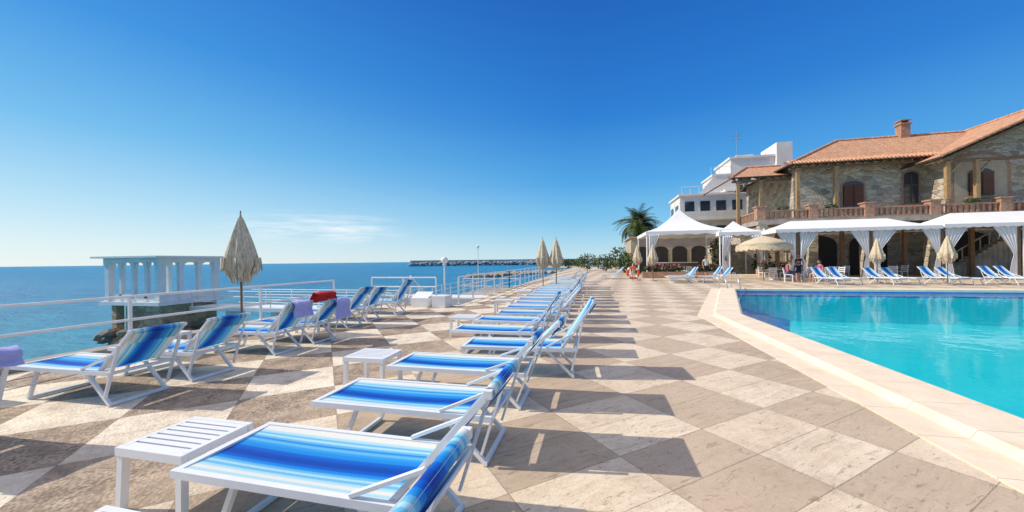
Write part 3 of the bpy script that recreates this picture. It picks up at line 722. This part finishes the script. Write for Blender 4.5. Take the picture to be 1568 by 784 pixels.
b.beam((12.3,28.91,3.25),(33.4,28.91,3.25),.1,.16)
b.obj('canopy_posts',[wood],pav2)
def curtain(b,px,py,side,w=1.5,zt=3.35,zk=1.45,m=0):
    rows=[]
    for i in range(26):
        t=i/25; z=zt+(0.05-zt)*t
        if z>zk: u=(z-zk)/(zt-zk); ww=.16+(w-.16)*u**1.25
        else: u=(zk-z)/zk; ww=.16+.28*u**.6
        row=[]
        for j in range(29):
            s=j/28; row.append((px+side*ww*s, py+.07*math.sin(s*30)*(.35+.65*ww/w), z))
        rows.append(row)
    b.grid(rows,m)
b=MB()
for i,x in enumerate(PX): curtain(b,x+.13,28.74,1,1.15+.2*(i%2)); curtain(b,x-.13,28.74,-1,1.3-.2*(i%3)*.5)
b.obj('curtains',[canvas],pav2)
def chair_mesh():
    b=MB()
    for x in (-.2,.2):
        for y in (-.2,.2): b.beam((x,y,0),(x,y,.44),.035,.035)
        b.beam((x,.2,.44),(x,.27,.88),.035,.035)
    b.box(-.23,.23,-.22,.22,.44,.48); 
    for z in (.58,.7,.82): b.beam((-.2,.22+(z-.44)*.15,z),(.2,.22+(z-.44)*.15,z),.02,.06)
    return b.mesh('chair_mesh',[plastic])
CM=chair_mesh()
def rtable_mesh():
    b=MB(); b.lathe((0,0,0),[(.001,.74),(.45,.74),(.45,.71),(.001,.71)],0,24); b.tube([(0,0,0),(0,0,.71)],.04,0,8); b.lathe((0,0,0),[(.26,0),(.25,.03),(.04,.06)],0,16)
    return b.mesh('round_table_mesh',[plastic])
RT=rtable_mesh()
for (x,y) in ((14.6,27.6),(11.9,28.3),(16.5,30.5),(20,30.6),(28,30.5),(6,33.5),(8.2,34.5),(9.6,32.8)):
    inst('round_table',RT,(x,y,0))
    for a in (0.3,2.2,4.2): inst('dining_chair',CM,(x+.75*math.cos(a),y+.75*math.sin(a),0),a-math.pi/2)
for i,dx in enumerate((0,.85,2.6,3.45,5.2,6.05,7.8,8.65,10.4,11.2,13,13.9)):
    lounger(12.6+dx+.6,22.9+random.uniform(-.1,.1)+ .05*i,random.choice([0,3,1]),R(108)+random.uniform(-.06,.06))
for (x,y) in ((4.4,24.2),(4.5,25.3),(4.9,26.6),(6.4,24.6),(6.3,25.9)): lounger(x,y,random.choice([0,1,3]),R(6))
lounger(.2,29,0); lounger(.4,30.2,0)
# ------------------------------------------------------------------ marquee tent
mq=empty('white_marquee')
b=MB()
def marquee(b,xa,xb,ya,yb,ze,zp):
    xm,ym=(xa+xb)/2,(ya+yb)/2; n=16;per=[]
    K=10
    for j in range(4):
        c=[(xa,ya),(xb,ya),(xb,yb),(xa,yb)]; p,q=c[j],c[(j+1)%4]
        for i in range(K): per.append((p[0]+(q[0]-p[0])*i/K,p[1]+(q[1]-p[1])*i/K))
    rows=[]
    rows.append([(x,y,ze-.28-.05*math.cos(i*math.pi)) for i,(x,y) in enumerate(per)])
    for kk in range(n+1):
        t=kk/n*.985; rows.append([(x+(xm-x)*t,y+(ym-y)*t,ze+(zp-ze)*(.45*t+.55*t**3)) for x,y in per])
    b.grid(rows,0,False,True)
marquee(b,4.0,10.3,31.5,37.8,3.75,5.9); marquee(b,9.2,12.4,30.8,34.4,3.5,4.5)
b.obj('tent_fabric',[canvas],mq)
b=MB()
for x,y in ((4.1,31.6),(10.2,31.6),(4.1,37.7),(10.2,37.7),(12.3,30.9),(9.3,30.9),(12.3,34.3)): b.tube([(x,y,0),(x,y,3.7)],.06,0,8)
b.obj('tent_posts',[white_paint],mq)
b=MB(); curtain(b,4.2,31.45,1,.8,3.5,1.4); curtain(b,10.1,31.45,-1,.9,3.5,1.4); curtain(b,12.2,30.75,-1,.9,3.2,1.4); curtain(b,9.4,30.75,1,.7,3.2,1.4); b.obj('tent_curtains',[canvas],mq)
rs=empty('restaurant_building')
b=MB(); b.box(3.6,12.4,40,47,0,3.7); b.box(3.4,12.5,39.8,47,3.703,3.85); b.obj('walls',[M('ochre_wall',(.50,.40,.28),.85,.2,1)],rs)
b=MB()
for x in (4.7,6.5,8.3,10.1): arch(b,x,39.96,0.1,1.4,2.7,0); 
b.obj('arch_shade_panels',[dark],rs)  # dark arch shapes painted as interior shade, wall behind is solid
b=MB(); b.box(5.4,9.5,38.3,38.9,0,1.1,0); b.box(5.3,9.6,38.2,39,1.103,1.18,1); b.obj('bar_counter',[wood,white_paint],rs)
def planter(x,y,w,d,h=.5,fl=True):
    b=MB(); b.box(x,x+w,y,y+d,0,h,2); foliage(b,(x+w/2,y+d/2,h+.25),w/2,d/2,.35,int(160*w),.12,0,1)
    if fl: foliage(b,(x+w/2,y+d/2,h+.35),w/2,d/2,.32,int(50*w),.08,3,3)
    b.obj('flower_planter',[leaf,leaf2,brickm,pink])
planter(3.6,30.6,3.2,.5); planter(7.4,30.6,2.0,.5); planter(11.3,29.2,1.0,.6,.7); planter(12.9,34,2.5,.5,.6)
def shrub(x,y,s,h):
    b=MB(); b.tube([(0,0,0),(.05,0,h*.5)],.05,2,6,.02); foliage(b,(0,0,h*.6),s,s,h*.5,420,.16); b.obj('shrub',[leaf,leaf2,bark],loc=(x,y,0))
shrub(1.2,46,1.3,2.0); shrub(3,38.5,.9,2); shrub(13.2,33.6,.7,2.0); shrub(10.6,35.4,.8,3.4); shrub(-1.2,52,1.6,2.2); shrub(2.6,43,1.2,2.8)
b=MB()
b.box(8.6,12.3,28.6,30.5,0.003,.15); b.box(8.9,12.2,28.95,30.4,.153,.3); b.obj('stone_steps',[copem])
# ------------------------------------------------------------------ white hotel behind
ht=empty('white_hotel')
b=MB()
b.box(17,22.6,52,58,0,14.2); b.box(16.8,22.8,51.8,58.2,14.203,14.45); b.box(22.0,23.7,51.5,56,0,15.8); b.box(15.0,17.0,52,57,0,12.2); b.box(10.5,18.5,50,56,0,9.4)
b.box(10.3,18.7,49.7,56.2,9.403,9.65); b.box(10.3,18.6,48.6,50,6.2,6.45); b.box(10.3,18.6,48.6,50,3.2,3.45); b.box(14.8,17,51.9,57.1,12.203,12.4)
b.box(10.4,18.5,48.65,48.75,6.453,7.3); b.box(15.8,23,50.4,52,9.9,10.1); b.box(18,20,53,55,14.453,14.9)
b.face([(12.9,51,9.66),(15,51,9.66),(15,51,12.2)],0); b.face([(12.9,51.2,9.66),(15,51.2,9.66),(15,51.2,12.2)],0)
b.obj('walls',[stucco],ht)
b=MB()
for x in (11.6,13.4,15.2,17): b.box(x-.55,x+.55,49.93,49.97,6.9,8.7,0); b.box(x-.55,x+.55,49.93,49.97,3.6,5.6,0)
for x in (18.4,20.6): b.box(x-.6,x+.6,51.93,51.97,10.4,11.7,0)
b.box(10.42,10.47,51,52.5,6.8,8.4,0); b.box(10.42,10.47,54,55.3,6.8,8.4,0)
b.obj('windows',[glass_d],ht)
b=MB()
for z in (9.65,12.4):
    for x in range(11,19) if z<10 else range(15,17): b.beam((x-.3,49.9 if z<10 else 52,z),(x-.3,49.9 if z<10 else 52,z+.9),.05,.05)
    b.tube([(10.5 if z<10 else 15,49.9 if z<10 else 52,z+.9),(18.4 if z<10 else 17,49.9 if z<10 else 52,z+.9)],.03,0,6)
b.obj('roof_railing',[white_paint],ht)
b=MB(); b.tube([(18.4,54,14.8),(18.4,54,18.4)],.05,0,6)
for z in (17.2,17.7,18.1): b.beam((17.8,54,z),(19.0,54,z),.05,.05)
for kk in range(6): b.beam((17.85+kk*.22,53.6,17.7),(17.85+kk*.22,54.4,17.7),.03,.03)
b.obj('antenna',[steel],ht)
# ------------------------------------------------------------------ palm
def palm(x,y,h,cr,name='palm_tree'):
    rr=random.Random(3); b=MB()
    pts=[(.25*math.sin(i*.3),0,h*i/10) for i in range(11)]; b.tube(pts,.34,2,12,.28); b.lathe((pts[-1][0],0,h-.7),[(.25,-.3),(.5,.2),(.45,.7),(.1,1.0)],2,12)
    c=Vector(pts[-1])+Vector((0,0,.2))
    for kk in range(150):
        az=rr.uniform(0,2*math.pi); el=rr.uniform(-1.0,1.45); Lf=cr*rr.uniform(.85,1.15)*(1 if el>-.3 else .75); d=Vector((math.cos(az),math.sin(az),0))
        p=c.copy(); path=[p.copy()]; e=el
        for s in range(9): e-=.19*(.6+math.cos(el)*.7); e=max(e,-1.45); p=p+(d*math.cos(e)+Vector((0,0,math.sin(e))))*Lf/9; path.append(p.copy())
        b.tube(path,.03,0,4,.008,False)
        side=Vector((-d.y,d.x,0)); mi=0 if rr.random()<.65 else 1
        if el<-.6: mi=3
        for s in range(1,10):
            for q in (0,.33,.66):
                P0=path[s-1].lerp(path[s],q) ; ll=.5*cr/2.2*(1-abs(s/9-.45)*.9)
                dr=(path[s]-path[s-1]).normalized()
                for sg in (-1,1):
                    tip=P0+side*sg*ll*.85+dr*ll*.45+Vector((0,0,-.22*ll+rr.uniform(-.06,.06)))
                    b.face([P0-dr*.045,P0+dr*.045,tip],mi)
    b.obj(name,[leaf,leaf2,bark,M('dry_frond',(.22,.16,.08),.8,.3,4)],loc=(x,y,0))
palm(5.4,50,5.7,3.5)
# ------------------------------------------------------------------ lifebuoy stand
b=MB(); Rr=.33;rr_=.075; rows=[]
for i in range(25):
    a=2*math.pi*i/24; rows.append([(math.cos(a)*(Rr+rr_*math.cos(c)),rr_*math.sin(c)-.08,.68+math.sin(a)*(Rr+rr_*math.cos(c))) for c in [2*math.pi*kk/10 for kk in range(11)]])
b.grid(rows,0)
for kq in range(4):
    a0=R(45+90*kq)-.16; rws=[]
    for i in range(4):
        a=a0+.1*i; rws.append([(math.cos(a)*(Rr+(rr_+.005)*math.cos(c)),(rr_+.005)*math.sin(c)-.08,.68+math.sin(a)*(Rr+(rr_+.005)*math.cos(c))) for c in [2*math.pi*kk/10 for kk in range(11)]])
    b.grid(rws,1)
b.beam((0,.03,0),(0,.03,1.25),.06,.06,1); b.box(-.2,.2,-.15,.2,0,.03,1)
b.obj('lifebuoy_stand',[orange,white_paint],loc=(2.2,23.5,0))
# ------------------------------------------------------------------ people
skinm=M('skin',(.46,.26,.17),.55,.08,6); hairm=M('dark_hair',(.03,.02,.015),.6,.2,20)
def person(name,joints,bones,zones,mats,loc,rz,head,hair_long=True):
    me=bpy.data.meshes.new(name); me.from_pydata([j[:3] for j in joints],bones,[])
    o=bpy.data.objects.new(name,me); link(o)
    o.modifiers.new('skin','SKIN'); ss=o.modifiers.new('s','SUBSURF'); ss.levels=1
    for i,j in enumerate(joints):
        v=me.skin_vertices[0].data[i]; v.radius=(j[3],j[4] if len(j)>4 else j[3]); v.use_root=(i==0)
    bpy.context.view_layer.update()
    dg=bpy.context.evaluated_depsgraph_get(); nm=bpy.data.meshes.new_from_object(o.evaluated_get(dg)); bpy.data.objects.remove(o)
    for m in mats: nm.materials.append(m)
    for p in nm.polygons:
        p.use_smooth=True; p.material_index=zones(p.center)
    b=MB(); hx,hy,hz=head
    rows=[]
    for i in range(13):
        ph=math.pi*i/12; row=[]
        for kk in range(16):
            a=2*math.pi*kk/16; r=math.sin(ph)*.078; zz=.115*math.cos(ph)
            if zz<0: r*=1-.25*(-zz/.115)
            row.append((hx+r*math.sin(a)*.95,hy-r*math.cos(a)*1.15,hz+zz))
        rows.append(row)
    b.grid(rows,0,True,True)
    b.face([(hx-.014,hy-.085,hz-.02),(hx+.014,hy-.085,hz-.02),(hx,hy-.108,hz-.018)],0); b.face([(hx-.014,hy-.085,hz-.02),(hx,hy-.108,hz-.018),(hx,hy-.085,hz+.025)],0); b.face([(hx,hy-.108,hz-.018),(hx+.014,hy-.085,hz-.02),(hx,hy-.085,hz+.025)],0)
    for s in (-1,1):
        b.box(hx+s*.03-.011,hx+s*.03+.011,hy-.09,hy-.082,hz-.004,hz+.008,1); b.box(hx+s*.078-.008,hx+s*.078+.008,hy-.02,hy+.02,hz-.03,hz+.03,0)
    b.box(hx-.022,hx+.022,hy-.086,hy-.078,hz-.055,hz-.046,2)
    rows=[]
    for i in range(9):
        ph=math.pi*.62*i/8; row=[]
        for kk in range(16):
            a=2*math.pi*kk/16; back=(1-math.cos(a))/2
            phk=ph*(.55+.55*back); r=math.sin(phk)*.09; row.append((hx+r*math.sin(a),hy-r*math.cos(a)*1.12+.008,hz+.125*math.cos(phk)))
        rows.append(row)
    b.grid(rows,1,True,True)
    if hair_long: b.tube([(hx,hy+.08,hz),(hx,hy+.1,hz-.12),(hx,hy+.09,hz-.22)],.06,1,8,.03)
    hm=b.mesh(name+'_head',[skinm,hairm,redc])
    root=bpy.data.objects.new(name,nm); link(root); root.location=loc; root.rotation_euler=(0,0,rz)
    h=bpy.data.objects.new('head',hm); link(h); h.parent=root
    return root
def arm(j,bn,sh,el,wr,hand,parent):
    k=len(j); j+= [sh+(.048,),el+(.036,),wr+(.025,),hand+(.032,.018)]; bn+=[(parent,k),(k,k+1),(k+1,k+2),(k+2,k+3)]
    hv=Vector(hand); d=(hv-Vector(wr)).normalized(); s=d.orthogonal().normalized()
    for q,l in ((-.024,.07),(-.008,.08),(.008,.077),(.024,.062)):
        kk=len(j); t=hv+s*q+d*l; j.append((t.x,t.y,t.z,.008)); bn.append((k+3,kk))
    kk=len(j); t=Vector(wr)+s*.045+d*.05; j.append((t.x,t.y,t.z,.009)); bn.append((k+2,kk))
def standing(name,loc,rz,top,bottom,lh=True):
    j=[(0,0,.95,.15,.11),(0,0,1.12,.125,.09),(0,0,1.32,.155,.10),(0,.0,1.42,.09,.07),(0,-.01,1.52,.05)]; bn=[(0,1),(1,2),(2,3),(3,4)]
    for s in (-1,1):
        k=len(j); st=.08*s; j+=[(s*.1,0,.86,.09),(s*.11,-.02+st,.48,.062),(s*.11,.02+st*1.4,.09,.04),(s*.12,-.12+st*1.4,.03,.035,.025)]; bn+=[(0,k),(k,k+1),(k+1,k+2),(k+2,k+3)]
        arm(j,bn,(s*.19,0,1.38),(s*.26,.03,1.10),(s*.25,-.08,.86),(s*.25,-.1,.78),3)
    def z(c):
        if c.z>1.44 or abs(c.x)>.225: return 0
        if c.z>.98: return 1
        return 2 if c.z>.5 else 0
    return person(name,j,bn,z,[skinm,top,bottom],loc,rz,(0,-.02,1.64),lh)
def seated(name,loc,rz,top,bottom,hs=.46,lh=True):
    j=[(0,.05,hs+.1,.15,.12),(0,.08,hs+.28,.125,.09),(0,.08,hs+.46,.15,.10),(0,.06,hs+.56,.09,.07),(0,.03,hs+.66,.05)]; bn=[(0,1),(1,2),(2,3),(3,4)]
    for s in (-1,1):
        k=len(j); j+=[(s*.1,-.05,hs+.08,.085),(s*.13,-.40,hs+.06,.062),(s*.13,-.42,.1,.042),(s*.13,-.54,.035,.036,.026)]; bn+=[(0,k),(k,k+1),(k+1,k+2),(k+2,k+3)]
        arm(j,bn,(s*.18,.06,hs+.52),(s*.24,.02,hs+.26),(s*.16,-.2,hs+.18),(s*.12,-.27,hs+.17),3)
    def z(c):
        if c.z>hs+.58: return 0
        if c.z>hs+.2 and c.y>-.02: return 0 if abs(c.x)>.21 else 1
        return 2 if (c.z>hs-.06 and c.y>-.36) else 0
    return person(name,j,bn,z,[skinm,top,bottom],loc,rz,(0,.0,hs+.78),lh)
pk=M('pink_fabric',(.55,.07,.22),.9,.15,10); nv=M('navy_fabric',(.02,.03,.09),.9,.2,10); wf=M('white_fabric',(.7,.7,.68),.9,.05,10); bl=M('black_fabric',(.02,.02,.02),.9,.1,10)
inst('dining_chair',CM,(11.5,25.6,0),R(60)); inst('dining_chair',CM,(12.3,26.2,0),R(-40)); inst('dining_chair',CM,(12.9,25.2,0),R(-80))
seated('seated_woman',(11.5,25.6,0),R(60),pk,nv); seated('seated_man',(12.3,26.2,0),R(-40),bl,nv,lh=False); seated('seated_woman',(12.9,25.2,0),R(-80),pk,wf)
standing('standing_waiter',(8.1,30.2,0),R(20),wf,bl,False); standing('standing_woman',(12.9,27.4,0),R(-60),nv,wf)
b=MB(); b.prism([(-3,-1),(4,-1),(6,0),(4,1),(-3,1)],0,1.4,0); b.prism([(-2,-.8),(2,-.8),(2,.8),(-2,.8)],1.4,2.6,0); b.box(-1.8,1.8,-.83,-.81,1.8,2.2,1); b.tube([(0,0,2.6),(0,0,6)],.08,0,5)
b.obj('white_motor_yacht',[white_paint,dark],loc=(0,205,-4.2))
